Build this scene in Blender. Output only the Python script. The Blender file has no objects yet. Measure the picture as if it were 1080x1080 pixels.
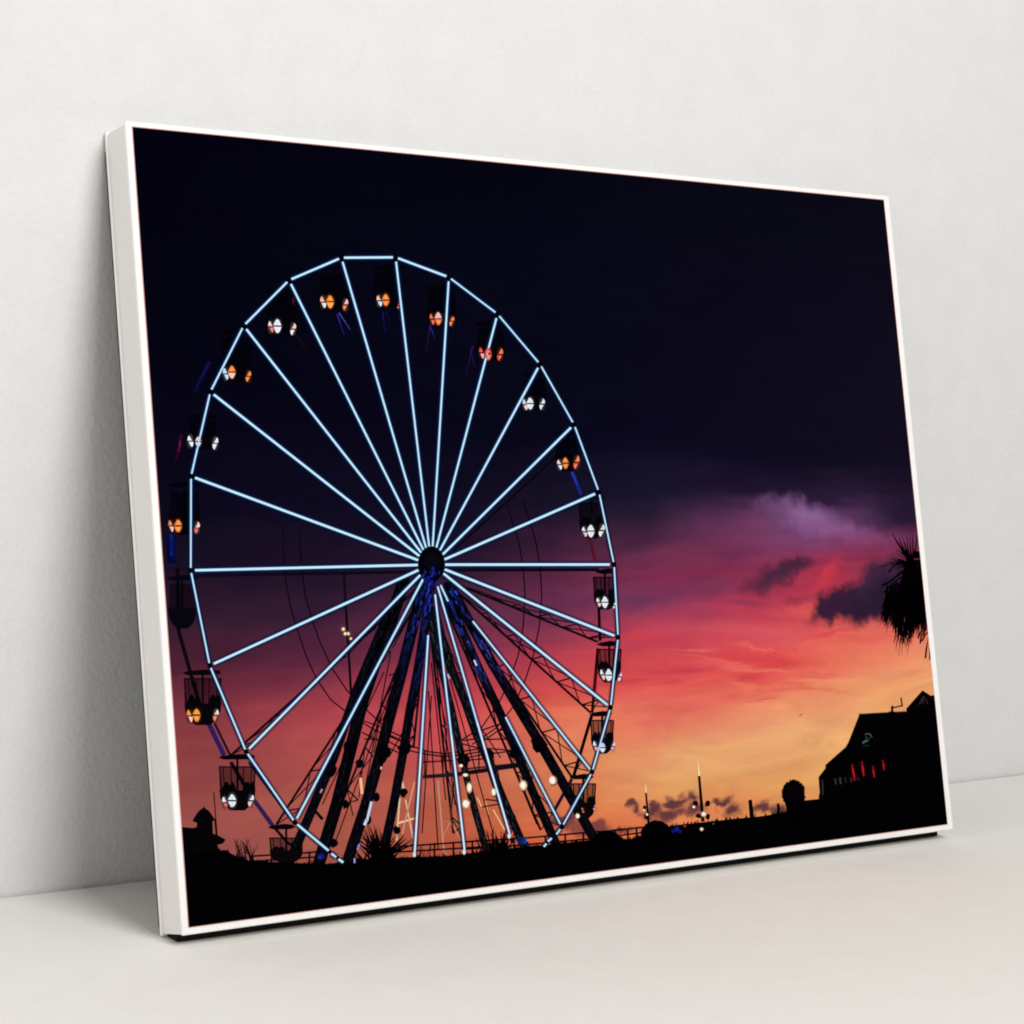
import bpy, math, random
import numpy as np
from mathutils import Vector, Matrix
random.seed(11)
scene = bpy.context.scene
COL = scene.collection

# ------------------------------------------------------------------ camera
cam_data = bpy.data.cameras.new('camera')
cam_data.sensor_width = 36.0
cam_data.lens = 2403.3 / 1080.0 * 36.0
cam_data.clip_start = 0.02
cam_data.clip_end = 60.0
cam = bpy.data.objects.new('camera', cam_data)
COL.objects.link(cam)
YAW, PITCH, ROLL = 0.6397, -0.0992, 0.0580
fw = Vector((math.sin(YAW) * math.cos(PITCH), math.cos(YAW) * math.cos(PITCH), math.sin(PITCH)))
rt = Vector((math.cos(YAW), -math.sin(YAW), 0))
up = rt.cross(fw)
r2 = rt * math.cos(ROLL) + up * math.sin(ROLL)
u2 = -rt * math.sin(ROLL) + up * math.cos(ROLL)
m = Matrix((r2, u2, -fw)).transposed().to_4x4()
m.translation = Vector((-0.7748, -1.5826, 0.4859))
cam.matrix_world = m
scene.camera = cam

# ------------------------------------------------------------------ light
world = bpy.data.worlds.new('World')
scene.world = world
world.use_nodes = True
bg = world.node_tree.nodes['Background']
bg.inputs[0].default_value = (1.0, 0.968, 0.94, 1)
bg.inputs[1].default_value = 0.42

def area_lamp(name, loc, aim, size, power, color=(1, 1, 1)):
    d = bpy.data.lights.new(name, 'AREA')
    d.shape = 'DISK'
    d.size = size
    d.energy = power
    d.color = color
    o = bpy.data.objects.new(name, d)
    COL.objects.link(o)
    o.location = loc
    o.rotation_euler = (Vector(aim) - Vector(loc)).to_track_quat('-Z', 'Y').to_euler()
    return o

area_lamp('key_lamp', (0.42, -2.6, 2.5), (-0.9, 0, 0.85), 1.5, 83, (1, 0.99, 0.975))
area_lamp('fill_lamp', (-3.2, -0.7, 1.0), (0, -0.1, 0.3), 1.2, 21, (1, 0.99, 0.97))  # added fill, out of view, to brighten the frame's left side

vs = scene.view_settings
vs.view_transform = 'Standard'
vs.look = 'None'
vs.exposure = 0.0
vs.gamma = 1.0
vs.use_curve_mapping = False
scene.cycles.transparent_max_bounces = 32
scene.cycles.filter_width = 1.9

# ------------------------------------------------------------------ helpers
def lin(c):
    return tuple((x / 255 / 12.92) if x / 255 <= 0.04045 else ((x / 255 + 0.055) / 1.055) ** 2.4 for x in c)

def material(name, color, rough=0.6, spec=0.3, alpha=1.0):
    mt = bpy.data.materials.new(name)
    mt.use_nodes = True
    b = mt.node_tree.nodes['Principled BSDF']
    b.inputs['Base Color'].default_value = (*color, 1)
    b.inputs['Roughness'].default_value = rough
    b.inputs['Specular IOR Level'].default_value = spec
    b.inputs['Alpha'].default_value = alpha
    return mt

def grainy(name, color, scale, dist, strength, mottled=0.03, rough=0.85, stretch=(1, 1, 1)):
    """matte paint or stone with a fine bump and a faint mottling"""
    mt = material(name, color, rough, 0.25)
    nt = mt.node_tree
    N, L = nt.nodes, nt.links
    b = N['Principled BSDF']
    tc = N.new('ShaderNodeTexCoord')
    mp = N.new('ShaderNodeMapping')
    mp.inputs['Scale'].default_value = stretch
    L.new(tc.outputs['Object'], mp.inputs['Vector'])
    n1 = N.new('ShaderNodeTexNoise')
    n1.inputs['Scale'].default_value = scale
    n1.inputs['Detail'].default_value = 6
    n1.inputs['Roughness'].default_value = 0.6
    L.new(mp.outputs[0], n1.inputs['Vector'])
    bp = N.new('ShaderNodeBump')
    bp.inputs['Strength'].default_value = strength
    bp.inputs['Distance'].default_value = dist
    L.new(n1.outputs['Fac'], bp.inputs['Height'])
    L.new(bp.outputs[0], b.inputs['Normal'])
    n2 = N.new('ShaderNodeTexNoise')
    n2.inputs['Scale'].default_value = scale * 0.13
    n2.inputs['Detail'].default_value = 5
    L.new(mp.outputs[0], n2.inputs['Vector'])
    mr = N.new('ShaderNodeMapRange')
    mr.inputs['From Min'].default_value = 0.3
    mr.inputs['From Max'].default_value = 0.7
    mr.inputs['To Min'].default_value = 1 - mottled
    mr.inputs['To Max'].default_value = 1 + mottled
    ad = N.new('ShaderNodeMath')
    ad.operation = 'MULTIPLY_ADD'
    L.new(n1.outputs['Fac'], ad.inputs[0])
    ad.inputs[1].default_value = 0.9
    ad.inputs[2].default_value = -0.45
    a2 = N.new('ShaderNodeMath')
    L.new(ad.outputs[0], a2.inputs[0])
    L.new(n2.outputs['Fac'], a2.inputs[1])
    L.new(a2.outputs[0], mr.inputs['Value'])
    vm = N.new('ShaderNodeVectorMath')
    vm.operation = 'SCALE'
    vm.inputs[0].default_value = color
    L.new(mr.outputs[0], vm.inputs['Scale'])
    L.new(vm.outputs[0], b.inputs['Base Color'])
    return mt

def box(V, F, lo, hi):
    b = len(V)
    for z in (lo[2], hi[2]):
        V += [(lo[0], lo[1], z), (hi[0], lo[1], z), (hi[0], hi[1], z), (lo[0], hi[1], z)]
    F += [tuple(b + i for i in f) for f in ((0, 3, 2, 1), (4, 5, 6, 7), (0, 1, 5, 4), (1, 2, 6, 5), (2, 3, 7, 6), (3, 0, 4, 7))]

def mesh_object(name, V, F, mats, parent=None, idx=None, bevel=0):
    me = bpy.data.meshes.new(name)
    me.from_pydata(V, [], F)
    for k in mats:
        me.materials.append(k)
    if idx:
        me.polygons.foreach_set('material_index', idx)
    me.update()
    o = bpy.data.objects.new(name, me)
    COL.objects.link(o)
    o.parent = parent
    if bevel:
        bv = o.modifiers.new('bevel', 'BEVEL')
        bv.width = bevel
        bv.segments = 3
        bv.limit_method = 'ANGLE'
        for p in me.polygons:
            p.use_smooth = True
        wn = o.modifiers.new('normals', 'WEIGHTED_NORMAL')
    return o

# ------------------------------------------------------------------ wall and floor
wall_mat = grainy('matte_white_plaster', (0.71, 0.712, 0.708), 210, 0.0012, 0.6, 0.022)
floor_mat = grainy('pale_stone_floor', (0.752, 0.735, 0.698), 240, 0.0008, 0.5, 0.015)
V, F = [], []
box(V, F, (-4, 0, -0.06), (5, 0.12, 3.2))
wall = mesh_object('wall', V, F, [wall_mat])
wall['kind'] = 'structure'
wall['label'] = 'matte white plaster wall behind the leaning picture'
wall['category'] = 'wall'
V, F = [], []
box(V, F, (-4, -4, -0.06), (5, -0.0034, 0))
floor = mesh_object('floor', V, F, [floor_mat])
floor['kind'] = 'structure'
floor['label'] = 'pale warm grey floor in front of the white wall'
floor['category'] = 'floor'

# ------------------------------------------------------------------ the framed picture
W, H, D, LEAN = 0.8, 0.5986, 0.0353, 0.2399
picture = bpy.data.objects.new('framed_picture', None)
COL.objects.link(picture)
picture.empty_display_size = 0.1
picture.location = (0, -H * math.sin(LEAN) - 0.0006, 0.0004)
picture.rotation_euler = (-LEAN, 0, 0)
picture['label'] = 'white framed sunset photograph of a neon-lit ferris wheel leaning against the white wall'
picture['category'] = 'framed picture'

frame_mat = grainy('white_painted_wood', (0.86, 0.85, 0.835), 130, 0.0006, 0.3, 0.012, 0.5, (1, 1, 0.15))
contact_shade_mat = material('contact_shade_black', (0.012, 0.012, 0.012), 0.95, 0.1)
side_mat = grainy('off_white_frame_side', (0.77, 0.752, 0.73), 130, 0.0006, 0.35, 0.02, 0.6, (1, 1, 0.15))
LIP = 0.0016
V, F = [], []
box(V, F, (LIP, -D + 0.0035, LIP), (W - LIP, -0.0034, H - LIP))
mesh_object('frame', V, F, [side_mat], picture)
# the underside rises towards the front: a black wedge added in the gap paints its contact shadow
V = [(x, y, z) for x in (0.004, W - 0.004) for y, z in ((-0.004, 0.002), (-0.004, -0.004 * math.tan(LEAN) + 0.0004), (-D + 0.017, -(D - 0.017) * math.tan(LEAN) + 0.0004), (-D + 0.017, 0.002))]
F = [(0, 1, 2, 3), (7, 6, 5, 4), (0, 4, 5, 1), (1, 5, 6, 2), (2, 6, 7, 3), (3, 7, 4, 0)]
mesh_object('contact_shade_strip', V, F, [contact_shade_mat], picture)
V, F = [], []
box(V, F, (0.001, 0.0, 0.006), (W - 0.001, 0.003, H - 0.0145))  # dark slab added behind the frame, painting the contact shadow along its edge
mesh_object('rear_shade_slab', V, F, [material('rear_shade_dark', (0.022, 0.02, 0.018), 0.8, 0.2)], picture)
V, F = [], []
box(V, F, (0, -0.0034, 0), (W, 0, H))
mesh_object('back_edge', V, F, [frame_mat], picture, bevel=0.0008)
V, F = [], []
box(V, F, (0, -D, 0.001), (W, -D + 0.0035, H))
mesh_object('front_border', V, F, [frame_mat], picture, bevel=0.0011)

# The print is flat. Positions of what it shows were measured on a photograph of it and are
# rectified here (plane-to-plane homography) to metres on the paper: X to the right, Z up.
MEAS = ((140.0, 135.2), (931.9, 210.2), (998.0, 867.4), (198.7, 980.7))
PX0, PX1, PZ0, PZ1 = 0.0054, W - 0.0080, 0.0066, H - 0.0046
RECT = ((PX0, PZ1), (PX1, PZ1), (PX1, PZ0), (PX0, PZ0))
A, B_ = [], []
for (x, y), (X, Z) in zip(MEAS, RECT):
    A += [[x, y, 1, 0, 0, 0, -x * X, -y * X], [0, 0, 0, x, y, 1, -x * Z, -y * Z]]
    B_ += [X, Z]
hm = np.linalg.solve(np.array(A, float), np.array(B_, float))

def paper(x, y):
    w = hm[6] * x + hm[7] * y + 1
    return (hm[0] * x + hm[1] * y + hm[2]) / w, (hm[3] * x + hm[4] * y + hm[5]) / w

E_PRINT = 1.17          # light falling on the print, so printed tones come out as inked
_inks = {}
def ink(c, alpha=1.0):
    key = (tuple(c), alpha)
    if key not in _inks:
        _inks[key] = material('ink', tuple(min(0.92, k / E_PRINT) for k in lin(c)), 1.0, 0.0, alpha)
    return _inks[key]

class Ink:
    """flat printed shapes, gathered into one mesh"""
    STEP = 0.00004
    def __init__(self):
        self.V, self.F, self.I, self.M = [], [], [], []
    def poly(self, pts, c, layer, alpha=1.0):
        mt = ink(c, alpha)
        if mt not in self.M:
            self.M.append(mt)
        b = len(self.V)
        for x, y in pts:
            X, Z = paper(x, y)
            self.V.append((min(max(X, PX0), PX1), -D - 0.00025 - layer * self.STEP, min(max(Z, PZ0), PZ1)))
        self.F.append(tuple(range(b, b + len(pts))))
        self.I.append(self.M.index(mt))
    def line(self, p, q, w, c, layer, alpha=1.0, w2=None):
        w2 = w if w2 is None else w2
        dx, dy = q[0] - p[0], q[1] - p[1]
        n = math.hypot(dx, dy) or 1
        ux, uy = -dy / n / 2, dx / n / 2
        self.poly([(p[0] + ux * w, p[1] + uy * w), (q[0] + ux * w2, q[1] + uy * w2), (q[0] - ux * w2, q[1] - uy * w2), (p[0] - ux * w, p[1] - uy * w)], c, layer, alpha)
    def path(self, pts, w, c, layer, alpha=1.0):
        for a, b in zip(pts, pts[1:]):
            self.line(a, b, w, c, layer, alpha)
    def oval(self, x, y, rx, ry, c, layer, alpha=1.0, n=20, rag=0.0):
        self.poly([(x + rx * math.cos(t) * (1 + random.uniform(-rag, rag)), y + ry * math.sin(t) * (1 + random.uniform(-rag, rag))) for t in [6.2832 * k / n for k in range(n)]], c, layer, alpha)
    def build(self, name, parent):
        return mesh_object(name, self.V, self.F, self.M, parent, self.I)

# ---- the printed sky: procedural sunset, dark above, red and orange low down
def sky_material():
    mt = material('printed_sunset_sky', (0, 0, 0), 1.0, 0.0)
    nt = mt.node_tree
    N, L = nt.nodes, nt.links
    tc = N.new('ShaderNodeTexCoord')

    def mapping(src, loc, scale, rot=0.0, kind='POINT'):
        k = N.new('ShaderNodeMapping')
        k.vector_type = kind
        k.inputs['Location'].default_value = loc
        k.inputs['Scale'].default_value = scale
        k.inputs['Rotation'].default_value = (0, rot, 0)
        L.new(src, k.inputs['Vector'])
        return k.outputs[0]

    def noise(src, scale, detail, rough=0.55, dist=0.0):
        k = N.new('ShaderNodeTexNoise')
        k.inputs['Scale'].default_value = scale
        k.inputs['Detail'].default_value = detail
        k.inputs['Roughness'].default_value = rough
        k.inputs['Distortion'].default_value = dist
        L.new(src, k.inputs['Vector'])
        return k

    def warp(src, col, amount):
        a = N.new('ShaderNodeVectorMath')
        a.operation = 'SUBTRACT'
        L.new(col, a.inputs[0])
        a.inputs[1].default_value = (0.5, 0.5, 0.5)
        b = N.new('ShaderNodeVectorMath')
        b.operation = 'MULTIPLY'
        L.new(a.outputs[0], b.inputs[0])
        b.inputs[1].default_value = amount
        c = N.new('ShaderNodeVectorMath')
        c.operation = 'ADD'
        L.new(src, c.inputs[0])
        L.new(b.outputs[0], c.inputs[1])
        return c.outputs[0]

    obj = tc.outputs['Object']
    wide = noise(mapping(obj, (3.1, 0, 1.7), (5.0, 1, 26.0), 0.10), 1.0, 6, 0.6, 0.6)
    soft = noise(mapping(obj, (0.3, 0, 4.7), (7.0, 1, 11.0)), 1.0, 5, 0.55, 0.4)
    fine = noise(obj, 55.0, 6, 0.62, 0.3)
    P1 = warp(warp(obj, wide.outputs['Color'], (0.10, 0, 0.046)), soft.outputs['Color'], (0.05, 0, 0.022))
    P2 = warp(warp(obj, fine.outputs['Color'], (0.034, 0, 0.026)), soft.outputs['Color'], (0.03, 0, 0.014))

    sep = N.new('ShaderNodeSeparateXYZ')
    L.new(P1, sep.inputs[0])
    tz = N.new('ShaderNodeMapRange')
    tz.inputs['From Min'].default_value = PZ0
    tz.inputs['From Max'].default_value = PZ1
    L.new(sep.outputs['Z'], tz.inputs['Value'])
    columns = [
        (200, [(150, (3, 3, 14)), (400, (5, 4, 18)), (540, (12, 9, 28)), (600, (24, 16, 36)), (660, (48, 26, 44)), (700, (75, 32, 52)), (740, (112, 46, 62)), (780, (138, 60, 66)), (820, (140, 66, 68)), (860, (150, 76, 74)), (900, (150, 80, 78))]),
        (330, [(150, (4, 4, 16)), (420, (6, 5, 20)), (540, (14, 10, 30)), (600, (30, 17, 38)), (650, (52, 28, 52)), (700, (92, 38, 62)), (740, (140, 55, 70)), (770, (170, 70, 78)), (800, (175, 78, 78)), (840, (170, 84, 76)), (890, (165, 86, 74))]),
        (465, [(150, (5, 5, 18)), (480, (8, 7, 24)), (560, (18, 12, 34)), (600, (48, 26, 48)), (640, (88, 40, 66)), (680, (118, 48, 74)), (720, (165, 58, 78)), (760, (200, 74, 84)), (800, (198, 86, 84)), (840, (180, 90, 74)), (890, (186, 90, 66))]),
        (600, [(150, (5, 5, 18)), (470, (8, 8, 26)), (540, (24, 18, 38)), (580, (56, 28, 54)), (610, (84, 38, 66)), (650, (104, 48, 80)), (690, (176, 62, 80)), (730, (214, 82, 80)), (770, (225, 120, 92)), (810, (222, 132, 92)), (850, (224, 124, 82)), (890, (220, 105, 70))]),
        (700, [(150, (7, 7, 20)), (460, (10, 9, 28)), (520, (24, 20, 44)), (540, (38, 26, 50)), (560, (64, 35, 62)), (585, (104, 46, 76)), (610, (128, 48, 82)), (640, (134, 58, 94)), (665, (178, 62, 86)), (690, (205, 72, 84)), (715, (215, 76, 78)), (740, (225, 98, 92)), (770, (232, 130, 102)), (800, (228, 162, 112)), (830, (226, 158, 100)), (860, (226, 130, 84))]),
        (800, [(150, (8, 8, 20)), (480, (14, 10, 30)), (515, (34, 22, 48)), (535, (72, 42, 74)), (552, (108, 56, 96)), (575, (124, 52, 90)), (600, (130, 46, 78)), (640, (190, 62, 84)), (665, (214, 84, 96)), (690, (222, 76, 80)), (715, (226, 90, 84)), (740, (232, 130, 100)), (770, (236, 164, 120)), (810, (230, 166, 110)), (850, (226, 148, 90))]),
        (880, [(150, (8, 8, 20)), (490, (16, 12, 32)), (525, (44, 28, 56)), (545, (104, 64, 110)), (570, (126, 68, 112)), (590, (150, 48, 78)), (620, (190, 56, 78)), (650, (214, 84, 84)), (680, (230, 104, 92)), (710, (235, 124, 98)), (740, (239, 158, 112)), (780, (237, 174, 118)), (850, (230, 160, 90))]),
        (972, [(150, (10, 9, 22)), (490, (18, 14, 32)), (550, (40, 26, 52)), (570, (110, 50, 86)), (600, (120, 50, 84)), (640, (196, 80, 88)), (665, (232, 116, 96)), (690, (238, 146, 110)), (720, (238, 166, 112)), (800, (236, 170, 110))]),
    ]
    prev = px = None
    for x, stops in columns:
        rp = N.new('ShaderNodeValToRGB')
        st = []
        for y, c in stops:
            t = (paper(x, y)[1] - PZ0) / (PZ1 - PZ0)
            st.append((min(max(t, 0), 1), c))
        st.sort()
        el = rp.color_ramp.elements
        while len(el) < len(st):
            el.new(0.5)
        for e, (t, c) in zip(el, st):
            e.position = t
        for e, (t, c) in zip(el, st):
            e.color = (*[k / E_PRINT for k in lin(c)], 1)
        L.new(tz.outputs[0], rp.inputs[0])
        X = paper(x, 680)[0]
        if prev is None:
            prev, px = rp.outputs[0], X
            continue
        mr = N.new('ShaderNodeMapRange')
        mr.inputs['From Min'].default_value = px
        mr.inputs['From Max'].default_value = X
        L.new(sep.outputs['X'], mr.inputs['Value'])
        mx = N.new('ShaderNodeMix')
        mx.data_type = 'RGBA'
        L.new(mr.outputs[0], mx.inputs['Factor'])
        L.new(prev, mx.inputs['A'])
        L.new(rp.outputs[0], mx.inputs['B'])
        prev, px = mx.outputs['Result'], X

    def cloud(x, y, rx, ry, c, rot=0.0, inner=0.45, outer=1.15, strength=1.0, src=None):
        nonlocal prev
        X, Z = paper(x, y)
        k = mapping(P2 if src is None else src, (X, 0, Z), (rx * 0.00098, 1e6, ry * 0.00092), rot, 'TEXTURE')
        ln = N.new('ShaderNodeVectorMath')
        ln.operation = 'LENGTH'
        L.new(k, ln.inputs[0])
        mr = N.new('ShaderNodeMapRange')
        mr.interpolation_type = 'SMOOTHSTEP'
        mr.inputs['From Min'].default_value = inner
        mr.inputs['From Max'].default_value = outer
        mr.inputs['To Min'].default_value = strength
        mr.inputs['To Max'].default_value = 0
        L.new(ln.outputs['Value'], mr.inputs['Value'])
        mx = N.new('ShaderNodeMix')
        mx.data_type = 'RGBA'
        L.new(mr.outputs[0], mx.inputs['Factor'])
        L.new(prev, mx.inputs['A'])
        mx.inputs['B'].default_value = (*[q / E_PRINT for q in lin(c)], 1)
        prev = mx.outputs['Result']

    # violet wisps under the dark ceiling of cloud
    cloud(846, 540, 58, 17, (142, 98, 152), 0.2, 0.0, 1.25, 0.85)
    cloud(886, 559, 62, 11, (138, 84, 138), 0.12, 0.0, 1.2, 0.8)
    cloud(812, 536, 34, 15, (104, 66, 110), 0.0, 0.0, 1.2, 0.7)
    cloud(905, 568, 70, 8, (140, 66, 110), 0.1, 0.0, 1.2, 0.7)
    # dusky bands
    cloud(685, 570, 55, 9, (62, 34, 58), -0.1, 0.0, 1.2, 0.65, src=P1)
    cloud(675, 640, 62, 14, (98, 52, 86), -0.1, 0.0, 1.2, 0.7, src=P1)
    cloud(735, 622, 60, 12, (108, 48, 82), -0.1, 0.0, 1.2, 0.7, src=P1)
    # glowing streaks
    cloud(800, 697, 70, 9, (220, 70, 74), 0.05, 0.0, 1.2, 0.8, src=P1)
    cloud(858, 716, 46, 5, (222, 96, 82), 0.15, 0.0, 1.2, 0.8, src=P1)
    cloud(845, 728, 60, 4, (216, 84, 76), 0.2, 0.0, 1.2, 0.5, src=P1)
    cloud(880, 640, 60, 10, (226, 96, 90), 0.0, 0.0, 1.2, 0.5, src=P1)
    cloud(872, 606, 30, 9, (206, 58, 74), -0.75, 0.0, 1.2, 0.85)
    rs = random.Random(5)
    for _ in range(16):
        cloud(rs.uniform(665, 890), rs.uniform(655, 742), rs.uniform(22, 55), rs.uniform(2.2, 5.5), rs.choice(((232, 110, 104), (204, 60, 74), (238, 140, 110), (196, 58, 80), (226, 88, 88))),
              rs.uniform(-0.05, 0.2), 0.0, 1.2, rs.uniform(0.35, 0.7), src=P1)
    for _ in range(9):
        cloud(rs.uniform(665, 860), rs.uniform(560, 650), rs.uniform(20, 48), rs.uniform(3, 7), rs.choice(((150, 60, 96), (112, 50, 84), (92, 44, 74), (166, 58, 88))),
              rs.uniform(-0.15, 0.15), 0.0, 1.2, rs.uniform(0.3, 0.6), src=P1)
    # dark clouds
    cloud(816, 607, 52, 15, (68, 37, 63), -0.28, 0.1, 1.15, 0.95)
    cloud(838, 597, 28, 10, (58, 34, 58), -0.25, 0.1, 1.15, 0.85)
    cloud(838, 634, 26, 5, (138, 48, 70), -0.1, 0.1, 1.2, 0.7)
    cloud(906, 634, 60, 24, (46, 28, 54), -0.05, 0.5, 1.12)
    cloud(932, 612, 50, 23, (60, 35, 62), -0.2, 0.5, 1.12)
    cloud(876, 641, 34, 14, (54, 30, 56), -0.35, 0.4, 1.12)
    cloud(943, 632, 52, 28, (40, 26, 50), 0.0, 0.5, 1.12)
    # small clouds on the horizon
    for x, y, rx, ry in ((664, 842, 7, 7), (670, 851, 6, 8), (688, 850, 11, 7), (683, 857, 12, 7), (706, 845, 11, 6), (728, 842, 12, 8), (714, 847, 10, 5), (705, 859, 24, 8),
                         (732, 857, 16, 8), (762, 845, 15, 5), (772, 858, 17, 9), (806, 852, 15, 7), (822, 856, 14, 8), (655, 874, 16, 4)):
        cloud(x, y, rx, ry, (92, 50, 60), 0, 0.3, 1.2, 0.95)
    for x, y, rx, ry in ((598, 868, 22, 8), (625, 874, 26, 7), (606, 862, 12, 5)):
        cloud(x, y, rx, ry, (104, 56, 66), 0, 0.4, 1.15, 0.85)
    # thin drawn-out streaks through the glow
    st = noise(mapping(obj, (7.3, 0, 2.2), (9.0, 1, 40.0), 0.14), 1.0, 7, 0.62, 0.9)
    mr = N.new('ShaderNodeMapRange')
    mr.inputs['From Min'].default_value = 0.3
    mr.inputs['From Max'].default_value = 0.7
    mr.inputs['To Min'].default_value = 0.93
    mr.inputs['To Max'].default_value = 1.13
    L.new(st.outputs['Fac'], mr.inputs['Value'])
    cb = N.new('ShaderNodeCombineXYZ')
    L.new(mr.outputs[0], cb.inputs[0])
    pw = N.new('ShaderNodeMath')
    pw.operation = 'POWER'
    pw.inputs[1].default_value = 1.7
    L.new(mr.outputs[0], pw.inputs[0])
    L.new(pw.outputs[0], cb.inputs[1])
    L.new(mr.outputs[0], cb.inputs[2])
    ml = N.new('ShaderNodeVectorMath')
    ml.operation = 'MULTIPLY'
    L.new(prev, ml.inputs[0])
    L.new(cb.outputs[0], ml.inputs[1])
    bs = N['Principled BSDF']
    L.new(ml.outputs[0], bs.inputs['Base Color'])
    return mt

F_ = [(0, 1, 2, 3)]
yb = -D - 0.0002
sky = mesh_object('photo_print', [(PX0, yb, PZ0), (PX1, yb, PZ0), (PX1, yb, PZ1), (PX0, yb, PZ1)], F_, [sky_material()], picture)
# the faint red bleed line round the ink
e = 0.0006
V, F = [], []
for (x0, z0, x1, z1) in ((PX0 - e, PZ0 - e, PX1 + e, PZ0), (PX0 - e, PZ1, PX1 + e, PZ1 + e), (PX0 - e, PZ0, PX0, PZ1), (PX1, PZ0, PX1 + e, PZ1)):
    b = len(V)
    V += [(x0, yb, z0), (x1, yb, z0), (x1, yb, z1), (x0, yb, z1)]
    F.append((b, b + 1, b + 2, b + 3))
mesh_object('print_edge', V, F, [ink((226, 168, 160))], picture)

# ---- the printed ferris wheel
BLACK = (4, 4, 8)
SOOT = (14, 10, 18)
RIM = [(310.5, 869.2), (259.2, 795), (220.8, 704.2), (200.8, 603.7), (201.2, 504.2), (221.7, 415), (257, 345), (305, 296.7), (360.3, 272.8), (417.5, 272.2), (473.7, 293),
       (525, 331.7), (569.7, 384.5), (605.5, 448), (631.7, 519.2), (647.5, 595.5), (651.7, 672.2), (643.7, 746.3), (624.2, 814.5), (592.5, 872.5)]
HUB = (455, 596.5)
k_ = Ink()
# rear rim, seen dark against the dusk
for pts, w, c in (
    ([(187, 600), (188, 667), (200, 710), (208, 738)], 4, (12, 8, 18)),
    ([(219, 764), (236, 799)], 5, (44, 28, 92)), ([(226, 765), (243, 800)], 2.5, (22, 16, 40)),
    ([(243, 806), (262, 838)], 4, (16, 10, 26)), ([(266, 844), (288, 874)], 4.5, (46, 28, 84)), ([(262, 806), (308, 868)], 2.5, (26, 18, 54)),
    ([(290, 876), (302, 890), (314, 898)], 3, (16, 10, 24)),
    ([(622, 568), (628, 592)], 3, (86, 16, 34)), ([(631.5, 640), (633, 676)], 3, BLACK), ([(630.5, 684), (624.5, 752)], 3, (34, 8, 18)), ([(629.5, 708), (627, 736)], 2, (120, 16, 30)),
    ([(624, 755), (604, 822)], 3.4, BLACK), ([(616, 782), (609, 806)], 2.2, (70, 14, 54)), ([(603, 822), (582, 860)], 3.4, (30, 18, 52)),
    ([(180, 567), (181, 596)], 9, (4, 7, 44)), ([(180.6, 567), (181.6, 594)], 5.5, (8, 18, 92)), ([(180.2, 566), (180.8, 588)], 3, (18, 44, 170)),
):
    k_.path(pts, w, c, 2)
for a, b in zip(RIM, RIM[1:]):
    k_.line(a, b, 4.2, (9, 9, 22), 2)
k_.line(RIM[0], (362, 912), 4.2, (9, 9, 22), 2)
k_.line(RIM[-1], (572, 894.5), 4.2, (9, 9, 22), 2)
# rear trusses of the spokes with their zigzag bracing
def truss(p, q, q2, n):
    k_.line(p, q, 2.4, SOOT, 2)
    pts = []
    for j in range(n + 1):
        t = (j + 0.35) / (n + 0.7)
        a = (p[0] + (q[0] - p[0]) * t, p[1] + (q[1] - p[1]) * t)
        b = (p[0] + (q2[0] - p[0]) * t, p[1] + (q2[1] - p[1]) * t)
        k_.line(a, b, 1.5, SOOT, 2)
        t2 = min(1, t + 0.8 / n)
        k_.line(b, (p[0] + (q[0] - p[0]) * t2, p[1] + (q[1] - p[1]) * t2), 1.1, SOOT, 2)
        k_.line(a, (p[0] + (q2[0] - p[0]) * t2, p[1] + (q2[1] - p[1]) * t2), 1.1, SOOT, 2)
truss((475, 614), (630, 677), (651, 672), 5)
truss((472, 616), (623, 752), (643, 746), 5)
truss((470, 622), (603, 820), (624, 814), 5)
truss((440, 622), (243, 799), (259, 795), 5)
truss((444, 632), (291, 872), (310, 869), 5)
truss((462, 622), (570, 876), (592, 872), 5)
truss((458, 640), (540, 890), (552, 884), 4)
truss((452, 650), (478, 880), (490, 890), 4)
truss((450, 650), (436, 790), (420, 800), 3)
truss((446, 640), (360, 850), (372, 862), 4)
k_.line((470, 602), (632, 601), 3.2, (12, 9, 20), 2)
k_.line((206, 609), (440, 604), 3.2, (14, 10, 24), 2)
k_.line((214, 512), (436, 590), 2, (5, 4, 12), 2)
k_.line((235, 424), (436, 580), 2, (4, 3, 10), 2)
k_.line((478, 582), (600, 470), 1.6, (6, 5, 14), 2)
# sagging cables to left and right of the hub
for pts in (
    [(299, 556), (299, 585), (301, 612), (306, 640), (313, 664), (323, 694), (334, 718), (349, 740), (370, 756), (396, 772), (430, 786)],
    [(316, 560), (318, 600), (322, 630), (329, 655), (338, 680), (350, 706), (366, 730), (384, 748), (410, 772), (432, 782)],
    [(534, 530), (541, 552), (548, 575), (552, 600), (554, 630), (552, 660), (547, 690), (538, 718), (526, 742), (508, 768), (486, 782)],
    [(551, 528), (560, 552), (566, 575), (570, 600), (571.5, 630), (569, 660), (563, 690), (554, 718), (542, 745), (524, 768), (498, 786)],
):
    k_.path(pts, 1.3, (14, 8, 16), 2)
for p, q in (((412, 690), (376, 880)), ((424, 686), (398, 812)), ((448, 700), (436, 900)), ((452, 730), (462, 898)), ((470, 700), (520, 880)), ((492, 690), (566, 870)),
             ((418, 715), (352, 894)), ((405, 710), (340, 850)), ((455, 700), (470, 845)), ((460, 700), (480, 850)), ((502, 760), (528, 800)), ((476, 690), (500, 780)),
             ((455, 735), (445, 880)), ((432, 760), (410, 800)), ((384, 762), (402, 768)), ((410, 714), (425, 708))):
    k_.line(p, q, 1.2, (20, 10, 16), 2)
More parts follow.
